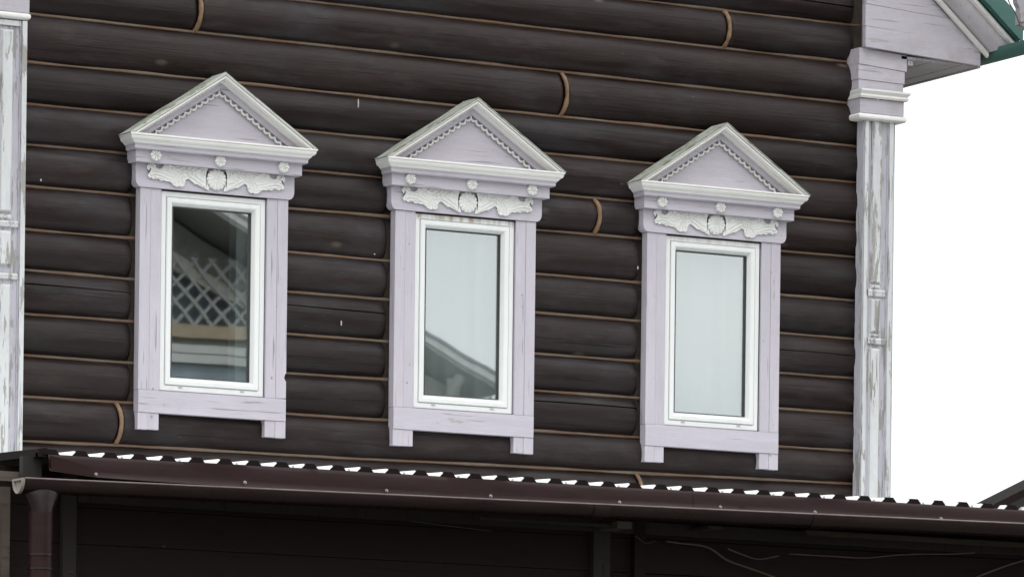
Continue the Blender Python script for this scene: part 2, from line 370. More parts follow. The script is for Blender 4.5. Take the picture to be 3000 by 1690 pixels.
def prof(t):
    """bulge of a log over its visible height, t in -1..1"""
    return math.sqrt(max(0.0, 1.0 - (abs(t) * 0.965) ** 2.1)) 
NP = 18
def log(i, x0, x1, e0='flat', e1='flat', crack=None):
    """one log between grooves i and i+1. ends: flat (hidden), round (cut at an opening), out / in (butt joint, convex / concave)"""
    bm = bmesh.new(); L = x1 - x0
    xs = [0.0]
    for d in (0.003, 0.010, 0.022, 0.040, 0.065, 0.10): 
        if d < L / 2: xs.append(d)
    n = max(2, int(L / 0.09)); xs += [0.10 + (L - 0.20) * k / n for k in range(1, n)] if L > 0.25 else []
    xs += [L - d for d in (0.10, 0.065, 0.040, 0.022, 0.010, 0.003) if d < L / 2] + [L]
    xs = sorted(set(round(v, 5) for v in xs))
    ts = [-1 + 2 * k / NP for k in range(NP + 1)]
    seed = random.uniform(0, 100); grid = []
    base_b = random.uniform(-0.006, 0.006)
    if crack is not None:
        ts = sorted(ts + [crack - 0.035, crack, crack + 0.035])
        ts = [t for t in ts if t in (crack - 0.035, crack, crack + 0.035) or abs(t - crack) > 0.05]
    for s in xs:
        x = x0 + s; col = []
        zb, zt = zl(i, x), zl(i + 1, x); mid, half = (zb + zt) / 2, (zt - zb) / 2 - 0.002
        k = 1.0
        for e, d in ((e0, s), (e1, L - s)):
            R = 0.052 if e == 'round' else 0.030 if e in ('out', 'in') else 0.0
            if R and d < R: k = min(k, math.sqrt(max(0.0, 1 - ((R - d) / R) ** 2)))
        hs = 1 - (1 - k) * 0.36
        for t in ts:
            tt = t
            if crack is not None and abs(t - crack) <= 0.036: 
                tt = t + 0.10 * noise.noise(Vector((x * 1.3, seed, 3)))
            b = prof(tt * 1.0)
            y = YG - (YG - YC + base_b) * b * (0.12 + 0.88 * k) - (0 if k > 0.99 else 0)
            y += 0.0045 * noise.noise(Vector((x * 1.7, t * 1.5, seed))) + 0.0015 * noise.noise(Vector((x * 9, t * 6, seed)))
            if crack is not None and t == crack:
                y += 0.016 * max(0.0, min(1.0, 0.75 + 1.6 * noise.noise(Vector((x * 1.1, seed, 9)))))
            xx = x
            for e, d, sg in ((e0, s, 1), (e1, L - s, 1)):
                if e in ('out', 'in') and d < 0.10: xx += 0.030 * (1 - t * t) * 0.47 * (1 - d / 0.10)
            col.append((xx, y, mid + half * hs * tt))
        grid.append(col)
    V = rows(bm, grid)
    # back of the log and its end faces, so that it has its full thickness
    yb = 0.16
    def back(vs): return [bm.verts.new((v.co.x, yb, v.co.z)) for v in (vs[0], vs[-1])]
    B = [back(c) for c in V]
    for a in range(len(V) - 1):
        bm.faces.new((V[a][0], B[a][0], B[a + 1][0], V[a + 1][0])); bm.faces.new((V[a][-1], V[a + 1][-1], B[a + 1][1], B[a][1]))
    for c, q in ((V[0], B[0]), (V[-1], B[-1])): bm.faces.new(list(c) + [q[1], q[0]])
    o = link('log', bm, M['log'], house, smooth=50)
    return o

def joint(i, x):
    """sealant in the butt joint between two logs"""
    pts, rs = [], []
    for k in range(15):
        t = -0.97 + 1.94 * k / 14
        zb, zt = zl(i, x), zl(i + 1, x)
        pts.append((x + 0.014 * (1 - t * t) + 0.002 * noise.noise(Vector((t * 3, x, i))), YG - (YG - YC) * prof(t) * 0.97 + 0.002, (zb + zt) / 2 + (zt - zb) / 2 * t))
        rs.append(0.0118 + 0.004 * noise.noise(Vector((t * 4, x * 3, 7))))
    bm = bmesh.new(); tube(bm, pts, rs, 8); return link('sealant_joint', bm, M['caulk_joint'], house, smooth=60)

XL, XR = -2.62, 2.500
WC = (-1.443, 0.006, 1.513)
cut = []
for c in WC: cut += [c - 0.421, c + 0.36]
JO = {13: [-1.53], 14: [1.60], 12: [0.605], 9: [0.812], 3: [-1.945], 2: [1.09], 15: [-0.7], 10: [], 11: []}
CR = {6: 0.28, }
for i in range(len(LINES) - 1):
    zb, zt = LINES[i][0], LINES[i + 1][0]
    xl, xr = XL, XR + random.uniform(-0.006, 0.006)
    if zb > 6.44: xr = 2.425
    if zb > 6.85:
        xr = min(2.43, 2.838 - (zb + 0.05 - 6.828) / 0.83); xl = -xr
    segs = []
    if zt > 4.36 and zb < 5.50:
        ed = [xl] + cut + [xr]
        segs = [(ed[k], ed[k + 1]) for k in range(0, 8, 2)]
    else: segs = [(xl, xr)]
    for si, (a, b) in enumerate(segs):
        js = [j for j in JO.get(i, []) if a < j < b]
        pts = [a] + js + [b]
        for k in range(len(pts) - 1):
            win = len(segs) > 1
            e0 = 'in' if k > 0 else ('round' if (win and si > 0) else 'flat')
            e1 = 'out' if k < len(pts) - 2 else ('round' if (win or (abs(b - xr) < 1e-6 and zb > 6.4)) else 'flat')
            cr = None
            if i == 6 and si in (0, 1): cr = 0.30
            if i == 6 and si == 3: cr = 0.1
            if i == 4 and si == 2: cr = 0.42
            if i == 15: cr = -0.15
            log(i, pts[k], pts[k + 1], e0, e1, cr)
        for j in js: joint(i, j)
# groove sealant: one bead per groove run
for i in range(1, len(LINES) - 1):
    z = LINES[i][0]
    xl, xr = XL, 2.47
    if z > 6.85: xr = min(2.43, 2.838 - (z - 6.828) / 0.83 - 0.02); xl = -xr
    runs = [(xl, xr)]
    if 4.34 < z < 5.50:
        ed = [xl] + cut + [xr]; runs = [(ed[k] + (0 if k == 0 else -0.04), ed[k + 1] + (0.04 if k < 6 else 0)) for k in range(0, 8, 2)]
    for a, b in runs:
        n = max(3, int((b - a) / 0.07)); pts, rs = [], []
        for k in range(n + 1):
            x = a + (b - a) * k / n
            pts.append((x, YG - 0.033 + 0.0025 * noise.noise(Vector((x * 4, i, 2))), zl(i, x) + 0.0015 * noise.noise(Vector((x * 7, i * 3, 5)))))
            rs.append(0.0092 + 0.0050 * noise.noise(Vector((x * 3, i * 5, 8))))
        bm = bmesh.new(); tube(bm, pts, rs, 8); link('groove_sealant', bm, M['caulk'], house, smooth=60)
# solid wall behind the logs, open at the three windows, and the room behind
bm = bmesh.new()
ed = [-2.70, WC[0] - 0.31, WC[0] + 0.31, WC[1] - 0.31, WC[1] + 0.31, WC[2] - 0.31, WC[2] + 0.31, 2.58]
for k in range(0, 8, 2): box(bm, ed[k], ed[k + 1], 0.115, 0.30, 4.40, 5.46)
box(bm, -2.70, 2.58, 0.115, 0.30, 0.0, 4.40); 
prism(bm, [(-2.70, 5.46), (2.58, 5.46), (2.58, 6.82), (0, 8.90), (-2.70, 6.72)], 0.115, 0.30)
link('wall_core', bm, M['core'], house)
bm = bmesh.new()
box(bm, -2.70, -2.60, 0.302, 5.0, 0, 6.6); box(bm, 2.48, 2.58, 0.302, 5.0, 0, 6.6); box(bm, -2.60, 2.48, 4.8, 5.0, 0, 6.6)
box(bm, -2.60, 2.48, 0.302, 4.8, 3.4, 3.5); box(bm, -2.60, 2.48, 0.302, 4.8, 6.2, 6.3)
box(bm, -0.75, -0.65, 0.302, 4.8, 3.5, 6.2)
link('room_shell', bm, M['interior'], house)
# flakes and droppings stuck on the logs
for x, z, h in ((-0.617, 5.97, 0.05), (-0.70, 4.83, 0.028), (0.0, 0, 0), (-0.512, 5.20, 0.009), (1.06, 5.245, 0.02), (-2.39, 5.43, 0.014)):
    if not h: continue
    bm = bmesh.new(); bmesh.ops.create_uvsphere(bm, u_segments=8, v_segments=6, radius=1, matrix=Matrix.Translation((x, 0.032, z)) @ Matrix.Diagonal((0.0045, 0.004, h / 2, 1)))
    link('dropping', bm, M['flake'], house, smooth=60)

# =================================================================== WINDOWS (local z = world z - 4.215)
def sweep_rect(bm, prof_, x0, x1, z0, z1):
    """prof_ = (inset, y) swept round a rectangle with mitred corners"""
    grid = [[(x0 + s, y, z0 + s), (x1 - s, y, z0 + s), (x1 - s, y, z1 - s), (x0 + s, y, z1 - s)] for s, y in prof_]
    rows(bm, grid, closed_v=True)
ZB = 4.215
def Z(v): return v - ZB
def path_sweep(bm, prof_, xh, yb):
    """horizontal moulding with returned ends; prof_=(out, z): front edge at -out, side at xh-?"""
    grid = []
    for out, dx, z in prof_:
        grid.append([(-xh - dx, yb, z), (-xh - dx, -out, z), (xh + dx, -out, z), (xh + dx, yb, z)])
    rows(bm, grid)
    bm.faces.new([v for v in bm.verts if False] or [bm.verts.new(p) for p in grid[-1]])
    bm.faces.new([bm.verts.new(p) for p in reversed(grid[0])])
S = 0.657; SQ = math.sqrt(1 + S * S); XT, ZT = 0.525, Z(5.69)
def rake_pt(n, y, side):
    """left/right foot and apex of a line lying n inside the outer edge of the pediment"""
    return ((side * (XT - n * SQ / S), y, ZT), (0.0, y, ZT + S * XT - n * SQ))
def rake(bm, prof_, side):
    rows(bm, [[*rake_pt(n, y, side)] for n, y in prof_], closed_u=True)
    a = [bm.verts.new(rake_pt(n, y, side)[0]) for n, y in prof_]; b = [bm.verts.new(rake_pt(n, y, side)[1]) for n, y in prof_]
    bm.faces.new(a); bm.faces.new(list(reversed(b)))

# the acanthus garland: outline and ribs traced as metres from the window's axis (right-hand one)
GOUT = [(0.049, 0.000), (0.062, 0.002), (0.075, 0.001), (0.090, -0.001), (0.105, 0.003), (0.120, 0.001), (0.136, 0.003), (0.150, 0.001), (0.168, 0.004), (0.186, 0.001), (0.204, 0.005), (0.222, 0.003),
        (0.240, 0.007), (0.258, 0.008), (0.275, 0.007), (0.288, 0.001), (0.296, -0.012), (0.304, -0.024), (0.318, -0.030), (0.334, -0.029), (0.343, -0.020), (0.348, -0.008), (0.360, -0.001), (0.374, -0.004), (0.384, -0.014),
        (0.384, -0.028), (0.374, -0.037), (0.366, -0.042), (0.374, -0.050), (0.381, -0.062), (0.374, -0.071), (0.362, -0.070), (0.352, -0.078), (0.338, -0.073), (0.322, -0.074), (0.310, -0.082), (0.294, -0.078),
        (0.280, -0.083), (0.262, -0.082), (0.248, -0.090), (0.236, -0.101), (0.222, -0.106), (0.206, -0.103), (0.192, -0.104), (0.182, -0.096), (0.180, -0.082), (0.177, -0.070), (0.168, -0.062),
        (0.157, -0.058), (0.146, -0.066), (0.132, -0.075), (0.118, -0.084), (0.104, -0.085), (0.088, -0.092), (0.072, -0.097), (0.056, -0.105), (0.044, -0.109), (0.046, -0.097), (0.055, -0.083), (0.061, -0.064),
        (0.063, -0.045), (0.061, -0.025), (0.056, -0.012)]
GRIBS = [[(0.060, -0.098), (0.095, -0.080), (0.128, -0.058), (0.155, -0.046)], [(0.068, -0.072), (0.092, -0.060), (0.120, -0.040)], [(0.068, -0.040), (0.085, -0.032), (0.100, -0.012)],
         [(0.072, -0.012), (0.080, -0.020), (0.078, -0.030)], [(0.110, -0.008), (0.118, -0.024), (0.138, -0.034)], [(0.135, -0.006), (0.145, -0.022), (0.165, -0.032)],
         [(0.160, -0.004), (0.170, -0.020), (0.190, -0.030)], [(0.155, -0.046), (0.185, -0.040), (0.215, -0.030), (0.245, -0.010), (0.270, -0.002)],
         [(0.185, -0.094), (0.192, -0.072), (0.185, -0.052), (0.168, -0.046)], [(0.205, -0.097), (0.212, -0.076), (0.205, -0.056), (0.192, -0.046)], [(0.228, -0.096), (0.232, -0.078), (0.224, -0.058), (0.210, -0.044)],
         [(0.225, -0.046), (0.255, -0.040), (0.280, -0.022), (0.282, -0.004)], [(0.236, -0.060), (0.268, -0.054), (0.300, -0.040), (0.335, -0.038), (0.365, -0.022), (0.372, -0.012)],
         [(0.245, -0.078), (0.275, -0.070), (0.305, -0.058), (0.340, -0.052), (0.368, -0.060)], [(0.285, -0.076), (0.312, -0.070), (0.345, -0.068)], [(0.192, -0.006), (0.205, -0.018), (0.225, -0.022)],
         [(0.218, -0.001), (0.232, -0.010), (0.248, -0.020)]]
def garland_mesh(side):
    bm = bmesh.new(); zc = Z(5.558)
    pts = [(side * x, zc + z) for x, z in GOUT]
    cx = sum(p[0] for p in pts) / len(pts); cz = sum(p[1] for p in pts) / len(pts)
    y0, y1 = -0.008, -0.0145
    a = [bm.verts.new((x, y0 + 0.002, z)) for x, z in pts]; b = [bm.verts.new((x, y1, z)) for x, z in pts]
    n = len(pts)
    c = []
    for k in range(n):      # bevelled rim
        p, q = Vector(pts[k - 1]), Vector(pts[(k + 1) % n]); d = (q - p).normalized(); nn = Vector((-d.y, d.x)) * (side)
        c.append(bm.verts.new((pts[k][0] - nn.x * -0.0035 * 1, y1 - 0.004, pts[k][1] - nn.y * -0.0035)))
    for k in range(n):
        j = (k + 1) % n
        bm.faces.new((a[k], a[j], b[j], b[k])); bm.faces.new((b[k], b[j], c[j], c[k]))
    f = bm.faces.new(c); bmesh.ops.triangulate(bm, faces=[f])
    for rib in GRIBS:
        sp = spline([(side * x, -0.0180, zc + z) for x, z in rib], 4); m = len(sp)
        tube(bm, sp, [0.0022 + 0.0048 * (k / (m - 1)) ** 0.7 for k in range(m)], 6)
    for lobe in GOUT[1:24:2] + GOUT[24:56:3]:       # rolled leaf tips along the rim
        bmesh.ops.create_uvsphere(bm, u_segments=7, v_segments=5, radius=0.0085, matrix=Matrix.Translation((side * (0.20 + (lobe[0] - 0.20) * 0.985), -0.0150, zc - 0.05 + (lobe[1] + 0.05) * 0.92)) @ Matrix.Diagonal((1, 0.8, 1, 1)))
    return bm

def rosette(bm, cx, cz, y, r, petals, depth, sx=1.0, cut_=0.34):
    n = petals * 4; grid = []
    for rr, h in ((0.0, 0.55), (0.10, 0.9), (0.22, 1.0), (0.45, 0.95), (0.75, 0.98), (0.92, 0.85), (1.0, 0.55), (1.0, -0.3)):
        ring = []
        for k in range(n):
            a = 2 * PI * k / n + PI / petals; ph = (k % 4)
            gr = (0.0 if ph == 0 else 1.0 if ph == 2 else 0.8)
            R = r * rr * ((0.90 if ph == 0 else 1.0) if rr > 0.7 else 1.0)
            hh = h if rr < 0.15 or rr == 1.0 else h - (cut_ * (1 - gr))
            ring.append((cx + R * math.cos(a) * sx, y - depth * hh, cz + R * math.sin(a)))
        grid.append(ring)
    rows(bm, grid, closed_v=True)

def build_window(c, idx):
    """the plastic frame is the part; everything fixed to it is a sub-part"""
    bm = bmesh.new()
    sweep_rect(bm, [(0.0, 0.09), (0.0, 0.018), (0.003, 0.014), (0.026, 0.014), (0.030, 0.019), (0.030, 0.06), (0.07, 0.07), (0.07, 0.09)], -0.293, 0.293, Z(4.419), Z(5.429))
    w = link('window', bm, M['pvc'], house, (c, 0, ZB)); w['stain'] = (0.0, 1.0, 0.35)[idx]
    bm = bmesh.new()
    sweep_rect(bm, [(0.031, 0.055), (0.031, 0.012), (0.034, 0.008), (0.052, 0.007), (0.058, 0.010), (0.072, 0.034), (0.072, 0.055)], -0.293, 0.293, Z(4.419), Z(5.429))
    link('sash', bm, M['pvc'], w)['stain'] = (0.0, 0.35, 0.1)[idx]
    bm = bmesh.new()
    sweep_rect(bm, [(0.0725, 0.033), (0.0725, 0.030), (0.076, 0.030), (0.076, 0.044)], -0.293, 0.293, Z(4.419), Z(5.429)); box(bm, 0.2135, 0.2165, 0.036, 0.044, Z(4.50), Z(5.355))
    link('gasket', bm, M['gasket'], w)
    bx('pane', M['glass'], w, -0.219, 0.219, 0.045, 0.049, Z(4.494), Z(5.355), 0)
    for sx in (-0.175, 0.172): bx('drain_cap', M['slot'], w, sx - 0.011, sx + 0.011, 0.011, 0.0135, Z(4.436), Z(4.443), 0)
    # dark strips standing in for the shade in the gap round the frame under the head board (and down the right side of the right window)
    bx('gap_shade_strip', M['crack'], w, -0.298, 0.298, 0.010, 0.05, Z(5.4295), Z(5.4345), 0)
    if idx == 2: bx('gap_shade_strip', M['crack'], w, 0.2935, 0.300, 0.0165, 0.05, Z(4.419), Z(5.429), 0)
    kr = random.Random(idx * 11 + 3)
    for _ in range(7):
        kx = kr.choice((-1, 1)) * kr.uniform(0.31, 0.40); kz = kr.uniform(0.03, 1.2); q = kr.uniform(0.003, 0.006)
        bm = bmesh.new(); bmesh.ops.create_uvsphere(bm, u_segments=8, v_segments=5, radius=1, matrix=Matrix.Translation((kx, 0.0008 if kz > 0.2 else -0.002, kz)) @ Matrix.Diagonal((q, 0.0012, q * 1.3, 1))); link('knot', bm, M['knot'], w)
    # window reveal
    bm = bmesh.new()
    sweep_rect(bm, [(-0.002, 0.092), (-0.002, 0.40), (0.02, 0.40), (0.02, 0.092)], -0.293, 0.293, Z(4.419), Z(5.429)); link('reveal', bm, M['pvc'], w)['stain'] = 0.0
    # curtain: folded cloth hung a hand's breadth behind the pane
    x0, x1 = (0.195, 0.27) if idx == 0 else (-0.27, 0.27)
    bm = bmesh.new(); n = 60 if idx else 16; grid = []
    for k in range(n + 1):
        x = x0 + (x1 - x0) * k / n
        y = 0.14 + 0.010 * math.sin(x * 70 + idx) * (0.35 + 0.65 * abs(noise.noise(Vector((x * 5, idx, 1))))) + 0.012 * noise.noise(Vector((x * 9, idx * 3, 4)))
        if idx and x > 0.10: y -= 0.045
        grid.append([(x, y, Z(4.45)), (x, y + 0.004, Z(4.9)), (x, y, Z(5.42))])
    rows(bm, grid); link('curtain', bm, M['curtain'], w, smooth=0)
    # casing boards (each jamb is an outer and an inner board)
    for s in (-1, 1):
        for a, b, y0 in ((0.357, 0.415, 0.000), (0.298, 0.3555, 0.0015)):
            bm = bmesh.new(); x0, x1 = sorted((s * a, s * b))
            if idx == 0 and s == 1 and a > 0.35:       # chipped edge and split corner, right jamb of the left window
                prism(bm, [(x0, Z(4.4165)), (x1, Z(4.420)), (x1, Z(4.505)), (x1 - 0.006, Z(4.512)), (x1 - 0.011, Z(4.525)), (x1 - 0.004, Z(4.545)), (x1, Z(4.550)), (x1, Z(5.434)), (x0, Z(5.434))], y0, 0.055)
            else: box(bm, x0, x1, y0, 0.055, Z(4.4165), Z(5.434))
            link('jamb_board', bm, M['lav_z'], w, bevel=0.0012)
            bx('foot', M['lav_z'], w, x0, x1, y0 + 0.001, 0.055, 0.0 if a > 0.35 else 0.0015, Z(4.3005), 0.0012)
    bx('apron_board', M['lav_x'], w, -0.414, 0.414, -0.003, 0.055, Z(4.302), Z(4.415), 0.0012)
    # head board with rounded lower corners
    arc = [(0.445 - 0.030 * (1 - math.cos(a)), Z(5.475) - 0.039 * math.sin(a)) for a in [PI / 2 * k / 6 for k in range(7)]]
    pts = [(0.445, Z(5.5545))] + arc + [(-x, z) for x, z in reversed(arc)] + [(-0.445, Z(5.5545))]
    bm = bmesh.new(); prism(bm, pts, -0.008, 0.055); link('head_board', bm, M['lav_x'], w, bevel=0.0012)
    bx('frieze_board', M['lav_x'], w, -0.466, 0.466, -0.052, 0.055, Z(5.556), Z(5.628), 0.0015)
    # cornice: lavender bed board, then white cyma and fillet, all returned to the wall
    bm = bmesh.new(); path_sweep(bm, [(0.078, 0.0, Z(5.616)), (0.083, 0.003, Z(5.620)), (0.083, 0.003, Z(5.634)), (0.088, 0.008, Z(5.638)), (0.088, 0.008, Z(5.642))], 0.482, 0.03)
    link('bed_mould', bm, M['lav_x'], w)
    prof_ = [(0.090, 0.010, Z(5.6425)), (0.094, 0.014, Z(5.646)), (0.096, 0.018, Z(5.651)), (0.098, 0.021, Z(5.655)), (0.106, 0.029, Z(5.659)), (0.112, 0.034, Z(5.666)), (0.114, 0.036, Z(5.674)), (0.112, 0.036, Z(5.679)),
             (0.118, 0.041, Z(5.681)), (0.118, 0.041, Z(5.688)), (0.116, 0.039, Z(5.6895))]
    bm = bmesh.new(); path_sweep(bm, prof_, 0.482, 0.03); link('cornice', bm, M['wht'], w, smooth=35)
    for s in (-1, 1):
        bm = bmesh.new(); rake(bm, [(0.0055, 0.03), (0.0055, -0.118), (0.009, -0.118), (0.0095, -0.106), (0.0125, -0.104), (0.0135, -0.111), (0.018, -0.114), (0.023, -0.112), (0.0265, -0.104), (0.027, -0.090), (0.030, -0.084), (0.0325, -0.087), (0.035, -0.082), (0.036, -0.072), (0.036, 0.02)], s)
        link('rake_mould', bm, M['wht'], w, smooth=35)
        bm = bmesh.new(); rake(bm, [(0.0365, 0.02), (0.0365, -0.050), (0.063, -0.048), (0.065, -0.046), (0.065, 0.02)], s); link('rake_board', bm, M['lav_x'], w)
        bm = bmesh.new(); rake(bm, [(-0.003, 0.045), (-0.002, -0.123 + 0.010 * (idx == 0)), (0.005, -0.119), (0.005, 0.045)], s)
        o = link('roof_board', bm, M['moss'], w)
        # scalloped lace strip hanging inside the raking board
        bm = bmesh.new(); p0, p1 = [Vector(p) for p in rake_pt(0.066, -0.036, s)]
        Ld = (p1 - p0); Ln = Ld.length; d = Ld.normalized(); nrm = Vector((s * -1 * d.z * s * 1, 0, 0))
        inn = Vector((-d.z, 0, d.x)); inn = inn if inn.z < 0 else -inn
        N = 12; pitch = (Ln - 0.03) / N
        a = p0 + d * 0.012; b = p0 + d * (Ln - 0.006)
        for k in range(N):
            cpt = p0 + d * (0.026 + pitch * (k + 0.5)) + inn * 0.001
            arcp = [cpt + d * (math.cos(q) * pitch * 0.47) + inn * (math.sin(q) * 0.0175) for q in [PI * j / 8 for j in range(9)]]
            if (cpt + inn * 0.02).z < ZT + 0.004: continue
            tube(bm, arcp, [0.0046 + 0.0022 * math.sin(PI * j / 8) for j in range(9)], 6)
        link('lace_trim', bm, M['carve'], w, smooth=60)
    L0, A0 = rake_pt(0.060, 0, -1)
    bm = bmesh.new(); prism(bm, [(L0[0], ZT - 0.012), (-L0[0], ZT - 0.012), (-L0[0], ZT), (0, A0[2]), (L0[0], ZT)], -0.024, 0.03); link('tympanum', bm, M['lav_x'], w)
    for x in (-0.360, 0.0, 0.358):
        bm = bmesh.new(); rosette(bm, x, Z(5.5925), -0.054, 0.0300, 8, 0.017); link('rosette', bm, M['carve'], w)
    bm = bmesh.new(); rosette(bm, 0.0, Z(5.5035), -0.009, 0.0545, 14, 0.016, 1.03, 0.18); link('shell_medallion', bm, M['carve'], w, smooth=40)
    for s in (-1, 1):
        bm = garland_mesh(s); link('garland', bm, M['carve'], w, smooth=40)
        bm = bmesh.new()        # thin curved fillet beside the medallion
        tube(bm, [(s * (0.0575 + 0.004 * math.cos(q)), -0.010, Z(5.5035) + 0.046 * math.sin(q)) for q in [-1.2 + 2.4 * k / 10 for k in range(11)]], 0.0024, 6); link('medallion_fillet', bm, M['lav_x'], w, smooth=60)
    return w
for i, c in enumerate(WC): build_window(c, i)

# =================================================================== CORNER PILASTERS
def pilaster(x0, x1, zs):
    """panelled corner board; x0 left edge, x1 right edge of the front"""
    bm = bmesh.new(); n = 70; grid = []       # wavy scribed left edge against the logs
    z0, z1 = 3.0, zs['cap']
    for k in range(n + 1):
        z = z0 + (z1 - z0) * k / n; w = 0.010 + 0.002 * noise.noise(Vector((z * 9, x0, 0)))
        grid.append([(x0 - 0.004 + w * 0.3, 0.038, z), (x0 + 0.001, -0.022, z), (x1, -0.022, z), (x1 + 0.012, 0.12, z)])
    rows(bm, grid); bm.faces.new([bm.verts.new(p) for p in grid[-1]])
    p = link('corner_pilaster', bm, M['pil_lav'], house)
    W = x1 - x0
    for a, b in ((0.003, 0.026), (W - 0.030, W - 0.005)):
        bx('stile', M['pil_wht'], p, x0 + a, x0 + b, -0.041, -0.0225, z0, zs['cap'] - 0.002, 0.003)
        bx('stile_bead', M['pil_lav'], p, x0 + (b + 0.001 if a < 0.1 else a - 0.008), x0 + (b + 0.008 if a < 0.1 else a - 0.001), -0.028, -0.0225, z0, zs['cap'] - 0.002, 0.002)
    for a, b in zs['ledges']:
        bm = bmesh.new(); grid = [[(x0 + 0.036, y, z), (x1 - 0.040, y, z)] for y, z in ((-0.022, a), (-0.034, a + 0.004), (-0.036, (a + b) / 2), (-0.038, b - 0.008), (-0.034, b), (-0.022, b))]
        rows(bm, grid); link('ledge', bm, M['pil_wht'], p)
    ca, cb = x0 + W * 0.30, x0 + W * 0.60
    for a, b, h in zs['panels']:
        bm = bmesh.new()
        grid = [[(ca + s, y, a + s), (cb - s, y, a + s), (cb - s, y, b - s), (ca + s, y, b - s)] for s, y in ((-0.006, -0.022), (-0.004, -0.027), (0.0, -0.027), (0.001, -0.028 - h), (0.006, -0.032 - h))]
        V = rows(bm, grid, closed_v=True); bm.faces.new(V[-1]); link('raised_panel', bm, M['pil_wht'], p)
    return p
pr = pilaster(2.431, 2.622, dict(cap=6.15, ledges=[(5.187, 5.226), (4.928, 4.962)], panels=[(5.262, 6.20, 0.008), (5.232, 5.252, 0.002), (4.995, 5.172, 0.008), (4.968, 4.985, 0.002), (3.0, 4.903, 0.008)]))
pl = pilaster(-2.695, -2.499, dict(cap=6.205, ledges=[(5.172, 5.204), (4.912, 4.943)], panels=[(5.250, 6.15, 0.008), (5.212, 5.232, 0.002), (4.985, 5.150, 0.008), (3.0, 4.885, 0.008)]))
# pilaster side board (lit edge to the right of the front)
bx('return_board', M['pil_lav'], pr, 2.624, 2.644, -0.010, 0.30, 3.0, 6.148, 0.002)
# left capital
def bead(name, mat, parent, x0, x1, yf, z0, z1, yb=0.10):
    bm = bmesh.new(); h = z1 - z0; grid = []
    for k in range(9):
        a = -PI / 2 + PI * k / 8; o_ = math.cos(a) * h * 0.45
        grid.append([(x0 - o_, yb, z0 + h / 2 + math.sin(a) * h / 2), (x0 - o_, yf - o_, z0 + h / 2 + math.sin(a) * h / 2), (x1 + o_, yf - o_, z0 + h / 2 + math.sin(a) * h / 2), (x1 + o_, yb, z0 + h / 2 + math.sin(a) * h / 2)])
    rows(bm, grid); bm.faces.new([bm.verts.new(q) for q in grid[0]]); bm.faces.new([bm.verts.new(q) for q in grid[-1]])
    return link(name, bm, mat, parent, smooth=50)
bead('capital_bead', M['wht'], pl, -2.74, -2.505, -0.036, 6.208, 6.242)
bx('capital_block', M['lav_old'], pl, -2.74, -2.494, -0.040, 0.09, 6.2435, 6.34)
bx('capital_block', M['lav_old'], pl, -2.74, -2.493, -0.042, 0.09, 6.342, 6.56)
bx('panel_head', M['pil_wht'], pl, -2.66, -2.535, -0.033, -0.0225, 6.176, 6.202, 0.003)
# right capital
bead('capital_bead', M['wht'], pr, 2.392, 2.668, -0.050, 6.141, 6.176)
bx('capital_block', M['lav_old'], pr, 2.390, 2.672, -0.052, 0.26, 6.178, 6.257, 0.003)
bm = bmesh.new(); grid = []
for out, z in ((0.0, 6.2585), (0.010, 6.2585), (0.016, 6.268), (0.016, 6.274), (0.010, 6.280), (0.024, 6.296), (0.024, 6.306), (0.006, 6.309), (0.0, 6.309)):
    grid.append([(2.388 - out * 0.3, 0.26, z), (2.388 - out * 0.3, -0.056 - out, z), (2.676 + out, -0.056 - out, z), (2.676 + out, 0.26, z)])
rows(bm, grid); link('capital_mould', bm, M['wht'], pr)
def slant_board(name, mat, parent, x0, x1, y0, y1, za0, zb0, za1, zb1, bevel=0.002):
    bm = bmesh.new(); prism(bm, [(x0, za0), (x1, zb0), (x1, zb1), (x0, za1)], y0, y1); return link(name, bm, mat, parent, bevel=bevel)
slant_board('neck_board', M['lav_old'], pr, 2.384, 2.672, -0.044, 0.26, 6.310, 6.310, 6.358, 6.354)
slant_board('neck_board', M['lav_old'], pr, 2.381, 2.678, -0.047, 0.26, 6.3600, 6.356, 6.440, 6.422)
slant_board('neck_board', M['lav_old'], pr, 2.383, 2.690, -0.050, 0.26, 6.442, 6.424, 6.530, 6.512)
# gable end boards, sloping cut at the right under the raking moulding
def rk(x): return 6.828 - 0.83 * (x - 2.838)
def gable_board(x0, z0, z1, sl, y):
    pts = []
    xe = 3.147
    b = lambda x: z0 + sl * (x - x0); t = lambda x: z1 + sl * (x - x0)
    xb = min(xe, (6.828 + 0.83 * 2.838 - z0 + sl * x0) / (0.83 + sl)); xt = min(xe, (6.828 + 0.83 * 2.838 - z1 + sl * x0) / (0.83 + sl))
    pts = [(x0, b(x0)), (xb, b(xb))]
    if xb >= xe and xt < xe: pts.append((xe, rk(xe)))
    pts += [(xt, t(xt)), (x0, t(x0))]
    bm = bmesh.new(); prism(bm, pts, y, y + 0.03); return link('gable_board', bm, M['lav_old'], house, bevel=0.0015)
gable_board(2.402, 6.532, 6.643, -0.050, -0.082)
gable_board(2.402, 6.646, 6.764, -0.056, -0.078)
gable_board(2.410, 6.767, 6.890, -0.058, -0.074)
gable_board(2.415, 6.893, 7.02, -0.058, -0.070)
gable_board(2.418, 7.023, 7.15, -0.058, -0.066)
bm = bmesh.new(); prism(bm, [(2.50, 6.535), (3.12, 6.505), (3.12, 6.55), (2.50, 7.1)], -0.05, 0.30); link('gable_blocking', bm, M['soffit'], house)
